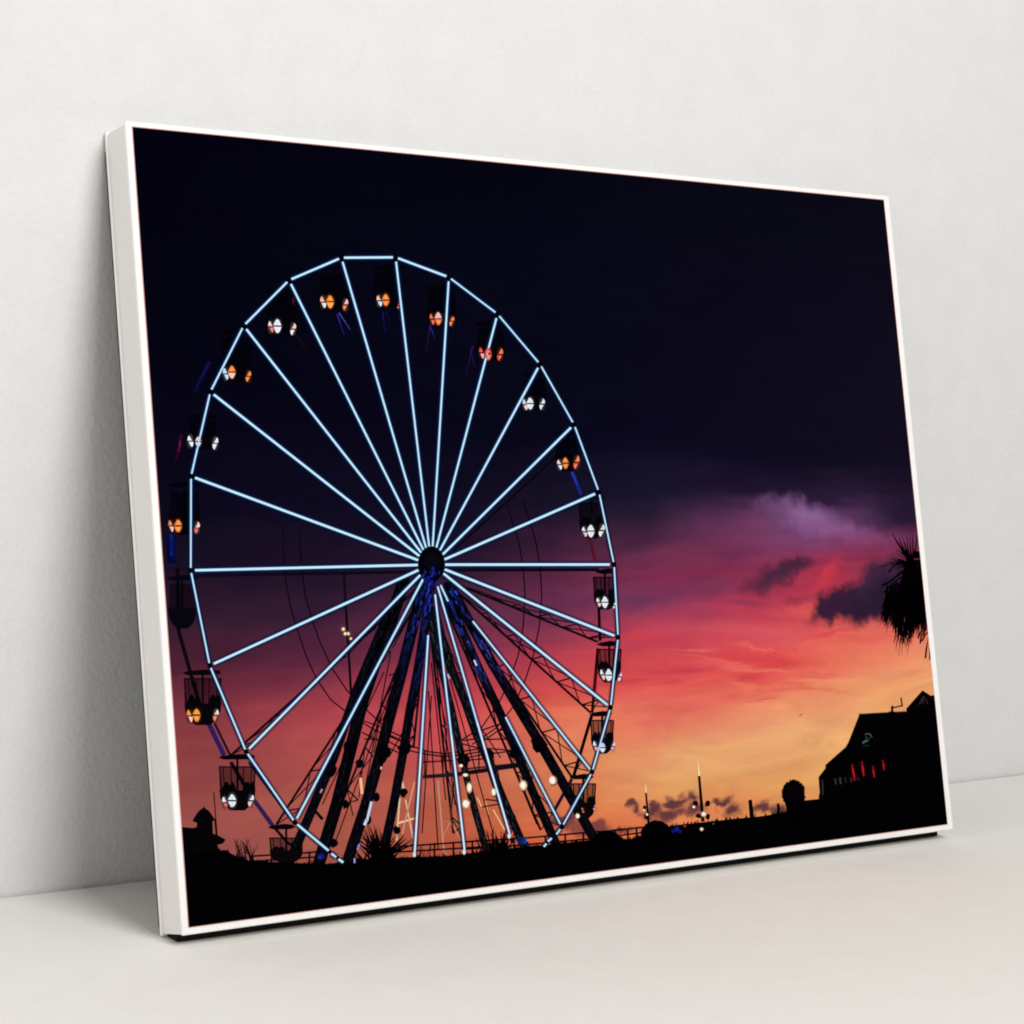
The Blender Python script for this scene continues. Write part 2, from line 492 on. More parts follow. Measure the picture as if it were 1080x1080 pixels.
# pole with small bulbs left of the hub
k_.line((362.5, 604), (371, 745), 2.6, SOOT, 3)
for x, y, r in ((362, 665, 2), (364, 669.8, 1.9), (367.2, 669.8, 1.8), (370, 675, 1.4)):
    k_.oval(x, y, r + 1, r + 1, (150, 110, 80), 4, 0.6, 10)
    k_.oval(x, y, r * 0.8, r * 0.8, (255, 240, 200), 5, 1, 10)
# lit braces behind the legs
for p, q, w, c in (
    ((420, 869.5), (438.5, 864), 2, (244, 206, 170)), ((427.5, 845), (436.7, 892), 1.8, (226, 180, 148)), ((437, 826), (424, 881), 1.4, (214, 160, 124)),
    ((421.5, 843), (418, 888), 1.8, (232, 196, 160)), ((461.7, 824), (468, 899), 1.6, (190, 150, 124)), ((466, 869), (486, 864.5), 1.4, (176, 120, 92)),
    ((476, 830), (475, 868), 1.2, (120, 80, 66)), ((475, 867), (468, 882), 1.3, (190, 136, 100)), ((475, 867), (486, 888), 1.3, (196, 140, 104)),
    ((424, 826), (426, 836), 2.6, (214, 190, 170)), ((503, 842), (508, 852), 1.6, (236, 186, 140)), ((520, 855), (532, 876), 1.5, (240, 190, 136)), ((512, 846), (515, 860), 1.2, (232, 170, 120)),
    ((508, 852), (526, 849), 1.4, (40, 20, 22))):
    k_.line(p, q, w, c, 2)
wheel = k_.build('ferris_wheel', picture)

# light streaks of the turning cabins
k_ = Ink()
for p, q, w, w2, c, a in (
    ((221, 383), (205, 416), 5, 3, (20, 16, 74), 0.75), ((217, 390), (207, 410), 2.4, 1.6, (32, 24, 110), 0.7), ((191, 460), (185, 488), 3, 2, (60, 8, 40), 0.8), ((190, 467), (188, 478), 2.6, 2, (150, 16, 76), 0.8),
    ((356, 332), (363, 354), 2.4, 1, (32, 36, 140), 0.85), ((358, 331), (370, 349), 1.6, 0.8, (84, 70, 160), 0.85), ((404, 330), (406.5, 352), 2, 0.8, (24, 22, 96), 0.85), ((407, 330), (413, 342), 1.2, 0.6, (24, 20, 80), 0.8),
    ((454, 343), (450, 372), 1.6, 0.8, (44, 22, 70), 0.85), ((454, 345), (459, 357), 1.8, 0.8, (46, 40, 140), 0.85), ((499, 365), (492, 394), 2.8, 1, (40, 20, 74), 0.85), ((498, 376), (501, 388), 1.4, 0.8, (44, 24, 80), 0.8),
    ((603.5, 498), (613, 522), 4, 3, (34, 50, 160), 0.9), ((313, 356), (326, 372), 2, 1, (40, 10, 20), 0.8), ((309.5, 316), (309.7, 323), 2, 2, (130, 30, 40), 0.8)):
    k_ = Ink()
    k_.line(p, q, w, c, 3, a * 0.6, w2)
    m_ = (p[0] * 0.45 + q[0] * 0.55, p[1] * 0.45 + q[1] * 0.55)
    k_.line(p, m_, w * 0.5, tuple(min(255, int(v * 1.25)) for v in c), 4, a * 0.8, w2 * 0.4)
    k_.build('light_streak', wheel)

# support legs: dark lattice columns, the near ones catching blue light at the top
def leg(pts, w, c, lights=(), knot=None, grid=(22, 20, 30)):
    g = Ink()
    for a, b in zip(pts, pts[1:]):
        g.line(a, b, w, c, 3)
    for a in pts[1:-1]:
        g.oval(a[0], a[1], w / 2, w / 2, c, 3, 1, 12)
    tot = sum(math.dist(a, b) for a, b in zip(pts, pts[1:]))
    def at(s):
        for a, b in zip(pts, pts[1:]):
            d = math.dist(a, b)
            if s <= d:
                return (a[0] + (b[0] - a[0]) * s / d, a[1] + (b[1] - a[1]) * s / d), ((b[0] - a[0]) / d, (b[1] - a[1]) / d)
            s -= d
        return pts[-1], (0, 1)
    s = 8
    while s < tot - 8:                      # lattice catches a little light
        (x, y), (dx, dy) = at(s)
        f = random.choice((-1, 1)) * w * random.uniform(0.1, 0.32)
        g.line((x - dy * f, y + dx * f), (x - dy * f * 0.4 + dx * 6, y + dx * f * 0.4 + dy * 6), 1.2, tuple(min(60, int(v * random.uniform(0.6, 1.3))) for v in grid), 4)
        s += random.uniform(5, 11)
    for s0, s1, col in lights:
        s = s0
        while s < s1:
            (x, y), (dx, dy) = at(s)
            f = w * random.uniform(-0.36, 0.36)
            ln_ = random.uniform(4, 11)
            fade = 1 - 0.75 * (s - s0) / (s1 - s0)
            fade *= random.uniform(0.35, 1.15)
            g.line((x - dy * f, y + dx * f), (x - dy * f + dx * ln_, y + dx * f + dy * ln_), random.uniform(1.4, 3.2), tuple(min(255, int(v * fade)) for v in col), 5, 1, 1.0)
            s += random.uniform(1.6, 4.6)
    if knot:
        x, y, r = knot
        g.oval(x, y, r, r * 1.15, BLACK, 4, 1, 14, 0.22)
    g.build('support_leg', wheel)
NAVY = (7, 7, 16)
BLUE = (44, 66, 214)
leg([(428, 612), (405, 660), (376, 730), (352, 800), (332, 848), (304, 914)], 10, NAVY, (), (348, 812, 7))
leg([(427, 610), (413, 655), (396, 700), (382, 742), (368, 798), (355, 850), (335, 916)], 13, (6, 5, 9), (), (369, 792, 8))
leg([(448, 606), (441, 640), (432, 676), (421, 720), (411, 757), (400, 800), (386, 850), (365, 914)], 12, (6, 6, 13), ((4, 96, BLUE), (70, 130, (24, 30, 100))), (404, 796, 8))
leg([(456, 606), (450, 650), (441, 706), (432, 752), (426, 790), (415, 850), (402, 912)], 9.5, (6, 6, 14), ((4, 90, BLUE), (80, 150, (26, 32, 104))), (427, 790, 7))
leg([(452, 648), (464, 700), (477, 752), (486, 795), (497, 842), (514.5, 904)], 7.5, (12, 14, 18), (), (489, 803, 6), (44, 50, 52))
leg([(458, 640), (470, 690), (490, 740), (501, 772), (515, 804), (530, 842), (555, 900)], 8.5, (10, 11, 16), (), (515, 797, 6), (40, 44, 50))
leg([(468, 622), (486, 662), (504, 704), (527, 752), (544, 792), (562, 836), (590, 899)], 9.5, (6, 6, 14), ((4, 78, BLUE), (60, 120, (70, 74, 190))), (545, 793, 7))
leg([(472, 614), (497, 660), (519, 700), (551, 754), (574, 792), (600, 838), (631, 893)], 10.5, (6, 6, 14), ((4, 60, BLUE), (60, 130, (66, 66, 170))), (568, 786, 8))

# loading platform with its guard rails
g = Ink()
g.line((446, 820.5), (480, 818), 3.8, (30, 26, 30), 4)
g.line((480, 818), (546, 808), 4.4, (16, 14, 20), 4)
g.line((490, 812), (545, 806), 1.6, (36, 30, 34), 4)
for pts in ([(431, 787), (452, 794), (470, 796), (490, 793), (510, 790), (538, 792)], [(431, 793), (452, 797), (468, 799), (488, 797), (510, 793)], [(446, 805), (478, 803), (508, 797), (538, 793)],
            [(448, 793), (448, 820)], [(467, 797), (467, 819)], [(505, 782), (505, 814)], [(520, 794), (521, 811)], [(536, 793), (540, 808)], [(488, 782), (512, 779)], [(486, 785), (505, 790)],
            [(384, 781), (398, 781)], [(409, 783), (422, 790)], [(409, 790), (420, 795)], [(502, 781), (535, 780)], [(500, 774), (528, 764)], [(505, 786), (530, 768)],
            [(410, 776), (424, 783)], [(382, 774), (400, 783)], [(490, 803), (512, 801)], [(512, 844), (530, 846)]):
    g.path(pts, 1.4, (30, 14, 18), 3)
g.build('platform', wheel)

# neon tubes: bright core, blue edge, soft halo on the paper
def tube(g, p, q, core=3.0, layer=6, c=(208, 240, 252), edge=(84, 150, 200), halo=(6, 26, 70)):
    # a stroke of even width on the paper, which the photo measures narrower across than down
    n_ = math.dist(p, q)
    core = 0.35 + (core - 0.35) * math.hypot((q[1] - p[1]) / n_ * 0.74, (q[0] - p[0]) / n_ * 1.0)
    g.line(p, q, core + 4.6, halo, layer, 0.36)
    g.line(p, q, core + 1.7, (14, 50, 104), layer + 1, 0.6)
    g.line(p, q, core - 0.1, edge, layer + 2)
    g.line(p, q, max(1.25, core - 1.05), c, layer + 3)
def inset(p, q, a, b):
    d = math.dist(p, q)
    ux, uy = (q[0] - p[0]) / d, (q[1] - p[1]) / d
    return (p[0] + ux * a, p[1] + uy * a), (q[0] - ux * b, q[1] - uy * b)
for i, (a, b) in enumerate(zip(RIM, RIM[1:])):
    g = Ink()
    tube(g, *inset(a, b, 2.8, 2.8), core=3.0 if i < 10 else 2.5)
    g.build('rim_light', wheel)
g = Ink()
for p, q, c in (((313, 871.5), (346, 899), 3.2), ((349, 902), (354, 906), 3.2), ((356.5, 908), (361.5, 911.5), 3.4)):
    tube(g, p, q, c)
g.build('rim_light', wheel)
g = Ink()
for p, q in (((590.5, 875), (586.5, 880.5)), ((581.5, 884.5), (577.5, 888)), ((576, 890.5), (573, 893.5))):
    tube(g, p, q, 3.0)
g.build('rim_light', wheel)
for i, p in enumerate(RIM[:-1]):
    a = math.atan2((p[1] - HUB[1]) * 13 / 19, p[0] - HUB[0])
    st = (HUB[0] + 14.5 * math.cos(a), HUB[1] + 19.5 * math.sin(a))
    g = Ink()
    if i == 18:
        tube(g, (498.5, 656), inset(st, p, 0, 4)[1], 2.8)
    else:
        tube(g, *inset(st, p, 0, 4.5), core=3.3)
    g.build('spoke_light', wheel)
for p, q in (((464.5, 618), (472.5, 635)), ((533, 757), (590.5, 869.5))):
    g = Ink()
    tube(g, p, q, 2.9)
    g.build('spoke_light', wheel)
for p, q, w in (((451.5, 671), (437, 900), 3.2), ((458.8, 628), (489.5, 897), 3.2), ((461.5, 619.5), (537, 880), 3.0)):
    g = Ink()
    tube(g, p, q, w, c=(216, 240, 254))
    m_ = (p[0] + (q[0] - p[0]) * 0.55, p[1] + (q[1] - p[1]) * 0.55)
    g.line(m_, q, 1.8, (226, 242, 252), 10)
    g.oval(q[0] - 0.4, q[1] + 2.5, 1.8, 3.0, (214, 232, 246), 10, 1, 10)
    g.build('spoke_light', wheel)
# dark joints of the rim
for x, y in RIM:
    g = Ink()
    g.oval(x, y, 2.7, 2.9, (4, 5, 14), 6, 1, 10)
    g.build('rim_joint', wheel)
g = Ink()
g.oval(HUB[0], HUB[1], 13.2, 18.2, (3, 4, 12), 11, 1, 28)
g.oval(HUB[0] + 1, HUB[1] - 3, 8, 10, (8, 8, 18), 12, 1, 20)
for k in range(26):
    x, y = random.uniform(447, 464), random.uniform(598, 616)
    g.line((x, y), (x - random.uniform(-1, 3), y + random.uniform(2, 6)), random.uniform(1, 2.2), (random.randint(14, 40), random.randint(20, 56), random.randint(90, 200)), 13, 0.85, 0.8)
g.build('hub', wheel)

# cabins: (x0, x1, canopy y, rail y, bowl bottom y, light colours left / big / right, visible cage)
WHT, ORG, RED, PNK, SKY_ = (236, 242, 255), (250, 138, 52), (232, 74, 52), (250, 200, 200), (196, 226, 255)
def petal_pair(g, x, y, w, h, ct, cb, lean=0.0):
    j = lambda: random.uniform(-0.45, 0.45)
    x, y, h = x + j() * 0.5, y + j() * 0.5, h * random.uniform(0.9, 1.06)
    hot = lambda c: tuple(min(255, int(v + (255 - v) * 0.45)) for v in c)
    g.oval(x - lean * 0.4 + j(), y + h * 0.24 + j() * 0.5, w * 0.2, h * 0.13, hot(cb), 9.5, 0.8, 9, 0.2)
    g.oval(x + lean * 0.4 + j(), y - h * 0.22 + j() * 0.5, w * 0.17, h * 0.12, hot(ct), 9.5, 0.7, 9, 0.2)
    g.poly([(x - w * 0.5 + lean * 0.4, y - 0.7 + j()), (x - w * 0.3 + lean + j() * 0.6, y - h * 0.3), (x - w * 0.1 + lean, y - h * 0.5 + j()), (x + w * 0.12 + lean, y - h * 0.47), (x + w * 0.34 + lean + j() * 0.6, y - h * 0.27), (x + w * 0.48 + lean * 0.4, y - 0.7)], ct, 9)
    g.poly([(x - w * 0.48 - lean * 0.4, y + 0.7), (x + w * 0.5 - lean * 0.4, y + 0.8 + j() * 0.5), (x + w * 0.36 - lean + j() * 0.5, y + h * 0.3), (x + w * 0.14 - lean, y + h * 0.5 + j()), (x - w * 0.12 - lean, y + h * 0.48), (x - w * 0.34 - lean + j() * 0.5, y + h * 0.26)], cb, 9)
def glow(g, x, y, w, h, c):
    g.oval(x, y, w * 0.66, h * 0.62, tuple(int(v * 0.3) for v in c), 8, 0.3, 14)
    g.oval(x, y, w * 0.52, h * 0.5, tuple(int(v * 0.4) for v in c), 8.5, 0.35, 14)
def gondola(x0, x1, yc, yr, yb_, lights, cage=True, dark=(4, 4, 10), roof=None):
    g = Ink()
    w, cx = x1 - x0, (x0 + x1) / 2
    h = yb_ - yr
    rx0, rx1 = roof if roof else (x0 - 2, x1 + 2)
    g.poly([(rx0, yc + 1.4), (rx0 + 4, yc - 0.6), ((rx0 + rx1) / 2 + 3, yc - 2.6), (rx1 - 2, yc - 1.6), (rx1, yc + 1), (rx1 - 5, yc + 3), (rx0 + 6, yc + 3.4)], dark, 3)
    g.line((cx, yc), (cx, yb_ - 3), 2.2, dark, 4)
    yw = yb_ - h * 0.42                      # top edge of the bowl
    if cage:
        g.poly([(x0, yr), (x1, yr), (x1, yw), (x0, yw)], dark, 3.5, 0.42)
        g.line((x0, yr), (x1, yr), 1.2, dark, 4)
        for t in (0.0, 0.1, 0.32, 0.68, 0.9, 1.0):
            g.line((x0 + w * t, yr), (x0 + w * (0.06 + t * 0.88), yw), 1.3 if t in (0, 1) else 0.9, dark, 4)
        for t, r in ((0.2, 0.13), (0.36, 0.1), (0.78, 0.13), (0.92, 0.08)):
            g.oval(x0 + w * t, yw - 2, w * r, h * 0.16, dark, 4, 1, 12)
            g.oval(x0 + w * t, yw - h * 0.16, w * r * 0.5, h * 0.08, dark, 4, 1, 10)
    else:
        g.poly([(x0 + 2, yr), (x1 - 2, yr), (x1, yw), (x0, yw)], dark, 4, 0.45)
    g.poly([(x0, yw - 2), (x1, yw - 2), (x1 - w * 0.03, yw + h * 0.14), (x1 - w * 0.12, yw + h * 0.3), (x1 - w * 0.3, yb_), (x0 + w * 0.3, yb_), (x0 + w * 0.12, yw + h * 0.3), (x0 + w * 0.03, yw + h * 0.14)], dark, 5)
    for kind, x, y, ct, cb, s in lights:
        if kind == 'big':
            glow(g, x, y, 8 * s, 14 * s, ct)
            petal_pair(g, x, y, 8 * s, 13.5 * s, ct, cb)
        elif kind == 'left':
            glow(g, x, y, 5 * s, 12 * s, ct)
            petal_pair(g, x, y, 4.4 * s, 11.5 * s, ct, cb, -1.3 * s)
        else:
            glow(g, x, y, 5 * s, 12 * s, ct)
            petal_pair(g, x, y, 4.2 * s, 11.5 * s, ct, cb, 1.4 * s)
    return g.build('gondola', wheel)
HID = (3, 3, 9)
gondola(199, 229, 440, 445, 476, (('left', 200.5, 467, WHT, WHT, 1.1), ('big', 209, 467.5, PNK, SKY_, 0.8), ('right', 226.8, 469.2, WHT, WHT, 1.1)), False, HID)
gondola(178, 211, 512, 520, 566, (('left', 180, 556.7, (240, 130, 90), PNK, 1.0), ('big', 187.2, 556.5, ORG, ORG, 1.05), ('right', 207.4, 558.5, (255, 220, 210), (226, 90, 70), 1.05)), False, HID)
gondola(177, 207, 611, 618, 665, (), False, (7, 6, 14))
gondola(194, 233, 711, 718, 767, (('left', 199.5, 757.5, ORG, PNK, 1.1), ('big', 206.6, 756.8, (252, 150, 40), (250, 140, 40), 1.05), ('right', 227.3, 756.8, (255, 226, 210), (240, 110, 90), 1.1)), True, (9, 6, 9), (192, 233))
gondola(231, 269, 800, 811, 857, (('left', 236.4, 848.6, WHT, (236, 70, 60), 1.05), ('big', 244.3, 846.8, WHT, WHT, 1.1), ('right', 264.2, 847, WHT, (250, 190, 190), 1.1)), True, (7, 5, 8), (230, 269))
gondola(284, 319, 873.5, 886, 912, (), True, (10, 6, 9), (282, 311))
gondola(232, 266, 350, 358, 404, (('left', 238, 396, SKY_, SKY_, 1.05), ('big', 244.4, 394.2, ORG, (255, 196, 180), 1.0), ('right', 262, 398.2, ORG, (240, 130, 60), 1.05)), False, HID)
gondola(281, 313, 308, 312, 353, (('left', 285.6, 346, (255, 210, 215), (236, 110, 90), 1.05), ('big', 292.5, 345, WHT, WHT, 1.05), ('right', 309.2, 348.3, (255, 200, 196), WHT, 1.05)), False, HID)
gondola(337, 368, 282, 290, 327, (('left', 341.2, 320, (255, 180, 160), WHT, 1.1), ('big', 348.2, 319.2, ORG, (250, 160, 50), 1.05), ('right', 364.4, 322.6, (255, 190, 180), (244, 110, 50), 1.05)), False, HID)
gondola(394, 424, 282, 288, 325, (('left', 400.2, 318, (255, 190, 180), SKY_, 1.05), ('big', 407, 317.2, (244, 140, 50), (250, 120, 40), 1.0), ('right', 420.5, 323.4, (190, 50, 50), (240, 110, 90), 0.5)), False, HID)
gondola(450, 482, 303, 308, 346, (('left', 456.2, 337.5, (240, 110, 70), (238, 90, 60), 0.95), ('big', 462.4, 336.6, (255, 180, 170), (244, 120, 70), 0.95), ('right', 476.6, 339.4, (250, 120, 70), (244, 120, 50), 0.95)), False, HID)
gondola(503, 533, 341, 346, 381, (('left', 508, 373, RED, (250, 170, 190), 0.95), ('big', 515.2, 373.6, (236, 80, 70), (240, 100, 80), 0.95), ('right', 527.6, 374.4, (240, 110, 70), RED, 1.15)), False, HID)
gondola(551, 577, 394, 400, 433, (('left', 553.8, 427, SKY_, PNK, 0.95), ('big', 559.2, 426, WHT, WHT, 0.95), ('right', 571.8, 426.8, (220, 232, 255), WHT, 1.0)), False, HID)
gondola(586, 611, 456, 462, 497, (('left', 590.2, 490.4, (250, 210, 214), WHT, 0.95), ('big', 596.2, 488.8, (250, 140, 60), (240, 120, 50), 0.85), ('right', 608, 488, (240, 120, 80), (240, 90, 60), 1.2)), False, HID)
gondola(611, 637, 524, 531, 568, (('left', 616.3, 561, WHT, PNK, 0.95), ('big', 623.2, 560.4, WHT, WHT, 0.95), ('right', 634.9, 560, (240, 214, 210), WHT, 1.15)), True, (6, 5, 12))
gondola(626, 650, 602, 609, 643, (('left', 631.3, 635.5, WHT, PNK, 0.85), ('big', 637.8, 635.3, WHT, WHT, 0.92), ('right', 648.2, 639, WHT, WHT, 0.55)), True, (8, 6, 12), (628, 650))
gondola(630, 655, 678.5, 685, 720, (('left', 635.3, 711.8, WHT, PNK, 0.9), ('big', 641.8, 712.4, WHT, WHT, 0.95), ('right', 653.6, 714, (250, 200, 210), WHT, 0.8)), True, (10, 6, 10), (629, 653))
gondola(623, 647, 752.5, 760, 795, (('left', 627.6, 787, WHT, (240, 150, 220), 0.85), ('big', 635.2, 788.8, SKY_, WHT, 0.8), ('right', 646.2, 787.2, WHT, (240, 170, 220), 0.75)), True, (10, 6, 12), (621, 645))
gondola(602, 628, 819, 827, 864, (('left', 614.5, 855, (216, 110, 70), (216, 110, 70), 0.5), ('right', 626.8, 852, (220, 150, 150), (230, 180, 180), 0.5)), True, (12, 7, 10), (600, 626))

# floodlights below the wheel
for x, y, rx, ry, tail in ((582.5, 823.5, 3.6, 4.4, (584, 829)), (551.6, 829, 3.6, 4.6, (552.5, 835)), (520.8, 836, 2.8, 4.2, (521, 841.5)), (491, 848.8, 3.8, 4.4, (495.5, 845)), (494.8, 831.6, 2.6, 5, (493, 826)),
                     (486, 808.6, 1.8, 1.6, (488, 811)), (490.6, 818.4, 2.6, 1.6, (493, 816)), (609, 861, 2.2, 2.6, (606, 858))):
    g = Ink()
    g.line((x, y), tail, rx * 1.4, (40, 26, 26), 4)
    g.oval(x, y, rx * 1.35, ry * 1.3, (246, 186, 136), 5, 0.3, 16, 0.08)
    g.oval(x, y, rx * 1.05, ry * 1.02, (255, 222, 190), 6, 0.7, 14, 0.12)
    g.oval(x, y, rx * 0.8, ry * 0.8, (255, 252, 240), 7, 1, 12, 0.14)
    g.build('floodlight', wheel)
for x, y in ((364.5, 850), (396.7, 842.5), (425.5, 837), (351.7, 891), (379, 806.7), (387.5, 866), (418, 877)):
    g = Ink()
    g.oval(x, y, 4, 5, BLACK, 5, 1, 9, 0.22)
    g.build('leg_lamp', wheel)
g = Ink()
g.line((332, 857), (340, 866), 3, BLACK, 4)
g.build('leg_lamp', wheel)
for p, q, w, c in (((391.5, 847), (386.5, 868), 2.6, (196, 216, 250)), ((386.5, 866), (384, 872), 3, (206, 220, 250)), ((380, 822), (381.5, 839), 3, (250, 190, 150)), ((378.5, 892), (376.5, 898), 1.8, (130, 140, 240)),
                   ((373.5, 907), (373.5, 912), 1.8, (150, 160, 230)), ((402, 810), (401.5, 813), 1.6, (240, 190, 170)), ((472, 712), (474, 717), 1.8, (170, 190, 220)), ((500, 697), (502.5, 703), 1.8, (220, 210, 220)),
                   ((337.5, 838), (339.5, 834), 1.8, (170, 150, 170))):
    g = Ink()
    g.line(p, q, w, c, 6)
    g.build('light_strip', wheel)

# ---- foreground and buildings
g = Ink()
GROUND = [(170, 908), (236, 899), (247, 905), (262, 910), (300, 912), (345, 913), (385, 908), (420, 906), (470, 904), (510, 899), (560, 893), (600, 889), (640, 884), (665, 885), (690, 876), (712, 870), (740, 867),
          (775, 863), (800, 860.5), (822, 857), (846, 851), (864, 849), (1020, 836)]
for (xa, ya), (xb, yb2) in zip(GROUND, GROUND[1:]):
    g.poly([(xa, ya), (xb, yb2), (xb, 1010), (xa, 1010)], (2, 2, 4), 5)
for k in range(260):                          # ragged top of the planting
    x = random.uniform(200, 860)
    for (xa, ya), (xb, yb2) in zip(GROUND, GROUND[1:]):
        if xa <= x <= xb:
            y = ya + (yb2 - ya) * (x - xa) / (xb - xa)
    g.line((x, y + 2), (x + random.uniform(-2, 2), y - random.uniform(0.5, 3.2)), random.uniform(1, 3), (2, 2, 4), 5, 1, 0.5)
g.oval(691.5, 880, 16, 15, (3, 3, 5), 5, 1, 30, 0.03)
g.oval(640, 886, 15, 10, (3, 3, 5), 5, 1, 24, 0.05)
g.build('foreground', picture)

for rails, posts in (
    ((((262, 905.5), (318, 902)), ((318, 902), (345, 899)), ((262, 911), (345, 905))), ((266, 905), (286, 904), (306, 903), (326, 901), (342, 899))),
    ((((420, 894.5), (510, 887.5)), ((420, 900), (510, 894)), ((488, 889), (560, 884)), ((560, 884), (632, 877)), ((488, 897), (560, 891)), ((560, 891), (632, 884)), ((632, 877.5), (678, 872.5)), ((632, 884), (678, 878))),
     ((437, 893), (458, 891), (478, 890), (498, 889), (520, 887), (542, 886), (575, 883), (596, 881), (615, 879), (648, 876), (662, 875), (671, 874)))):
    g = Ink()
    for a, b in rails:
        g.line(a, b, 1.7, (14, 8, 10), 4)
    for x, y in posts:
        g.line((x, y - 1), (x, y + 16), 1.8, (12, 8, 10), 4)
    g.build('railing', picture)

# kiosk with a cupola at the far left
g = Ink()
T2 = lambda pts: [(180 + x / 6, 750 + y / 6) for x, y in pts]
g.poly(T2([(50, 752), (140, 756), (163, 748), (163, 722), (135, 712), (142, 695), (168, 655), (190, 634), (200, 630), (206, 616), (214, 630), (238, 645), (256, 668), (276, 702), (262, 714), (264, 790), (292, 800), (345, 828),
            (328, 852), (292, 862), (300, 885), (335, 915), (400, 945), (400, 1100), (60, 1100)]), (5, 4, 6), 4)
g.line((225, 838), (228.5, 884), 1.0, (20, 10, 12), 4)
g.line((226.5, 866), (228, 884), 2.0, (10, 6, 8), 4)
g.build('kiosk', picture)

# spiky plants
def spikes(x, y, n, ln_, spread, w=1.6, c=(4, 4, 6), base=6):
    g = Ink()
    for k in range(n):
        a = math.radians(random.uniform(-spread, spread))
        l = ln_ * random.uniform(0.55, 1.0)
        bx = x + random.uniform(-base, base)
        g.line((bx, y), (bx + math.sin(a) * l, y - math.cos(a) * l), w, c, 5, 1, 0.3)
    g.build('spiky_plant', picture)
spikes(401, 904, 60, 36, 68, 2.4, base=9)
spikes(398, 912, 40, 26, 85, 3, base=16)
spikes(525, 902, 34, 30, 36, 2.2, base=8)
spikes(262, 910, 14, 24, 40, 1.0, (22, 12, 14), 5)
spikes(253, 908, 8, 24, 22, 0.9, (28, 14, 16), 3)
spikes(448, 908, 12, 18, 40, 0.9, (20, 10, 12), 10)
spikes(508, 902, 9, 20, 40, 1.0, (16, 10, 12), 6)

# lamp posts topped by spires
def lamp_post(base, top, tip, w, lamps, arms):
    g = Ink()
    g.line(base, top, w, (4, 3, 6), 5, 1, w * 0.7)
    g.line(top, tip, w * 0.66, (250, 214, 140), 5, 1, 0.4)
    g.line(top, tip, w * 0.3, (255, 246, 210), 6, 1, 0.2)
    for x, y, rx, ry in arms:
        g.oval(x, y, rx, ry, (8, 5, 10), 5, 1, 9, 0.2)
    for x, y, r in lamps:
        g.oval(x, y, r * 1.6, r * 1.6, (190, 150, 130), 6, 0.5, 14)
        g.oval(x, y, r, r, (255, 250, 235), 7, 1, 14)
    g.build('lamp_post', picture)
lamp_post((741, 866), (737, 818), (735.4, 800), 3.4, ((741.6, 858.3, 2.2), (739.5, 874.2, 1.4), (731.3, 850.8, 1.3)), ((733, 847, 3, 3.4), (746, 847, 2.6, 3.6), (737, 860, 4, 2.6), (746, 861, 2.6, 3)))
lamp_post((683.8, 868), (681, 836), (680.4, 826), 2.4, ((682, 859, 1.1), (678.6, 854.6, 1.0)), ((679.6, 851.6, 1.8, 2.2), (681.5, 861, 2.4, 2.8)))
g = Ink()
g.poly([(788.8, 843.4), (792.4, 842.6), (794.8, 861), (790.4, 862)], (4, 3, 6), 5)
g.build('chimney', picture)
g = Ink()
g.poly([(818.8, 847), (821.4, 846.6), (822.6, 859), (819.6, 860)], (4, 3, 6), 5)
g.build('chimney', picture)
# coloured lights in the dark
g = Ink()
for x, y, r, c in ((709.5, 876.5, 2.2, (16, 24, 110)), (713.5, 874.5, 2.6, (22, 34, 150)), (716.5, 877, 2.2, (14, 22, 110)), (712, 871.6, 1.6, (14, 22, 90)), (721.8, 871, 1.5, (150, 44, 40)), (552.3, 887.4, 3.4, (40, 110, 226)), (549.5, 887, 5, (14, 30, 90)), (555.5, 890.5, 2.4, (12, 24, 80)),
                   (338, 905, 3.6, (18, 26, 120)), (337, 906.5, 1.8, (40, 60, 200)), (470, 901, 1.4, (150, 150, 140)), (752, 868.4, 1.2, (70, 80, 76))):
    g = Ink()
    g.oval(x, y, r, r * 0.9, c, 6, 0.9, 12, 0.15)
    g.build('coloured_light', picture)

# round tree
g = Ink()
for k in range(220):
    a, r = random.uniform(0, 6.283), random.uniform(0.86, 1.06)
    x, y = 836.5 + 11.6 * r * math.cos(a), 836.5 + 14 * r * math.sin(a)
    g.oval(x, y, random.uniform(0.5, 1.3), random.uniform(0.5, 1.3), (6, 3, 5), 5, 1, 6, 0.3)
g.oval(836.5, 837, 11.4, 14, (5, 3, 5), 5, 1, 40, 0.03)
g.poly([(828, 846), (846, 842), (853, 856), (850, 866), (830, 866)], (4, 3, 5), 5)
g.build('tree', picture)

# house with a mansard roof
g = Ink()
T7 = lambda pts: [(820 + x / 6, 700 + y / 6) for x, y in pts]
g.poly(T7([(150, 862), (258, 850), (258, 820), (264, 816), (256, 712), (300, 655), (300, 634), (426, 522), (444, 492), (512, 320), (514, 312), (810, 294), (810, 276), (912, 160), (965, 194), (1000, 188), (1200, 1300), (150, 1010)]), (3, 3, 5), 6)
for k in range(24):
    x = 905.6 + k * 2.05
    g.line((x, 753.0 - k * 0.13), (x, 751.4 - k * 0.13), 0.9, (3, 3, 5), 6)
for pts, w in (([(720, 300), (721, 258)], 2.2), ([(722, 272), (785, 256)], 1.2), ([(785, 264), (776, 206)], 1.3), ([(700, 300), (738, 298)], 1.6)):
    g.path(T7(pts), w, (8, 4, 6), 6)
for pts in ([(888, 250), (914, 196)], [(916, 246), (918, 196)], [(946, 246), (922, 196)], [(902, 246), (914, 200)]):
    g.path(T7(pts), 1.0, (52, 36, 32), 7)
house = g.build('house', picture)
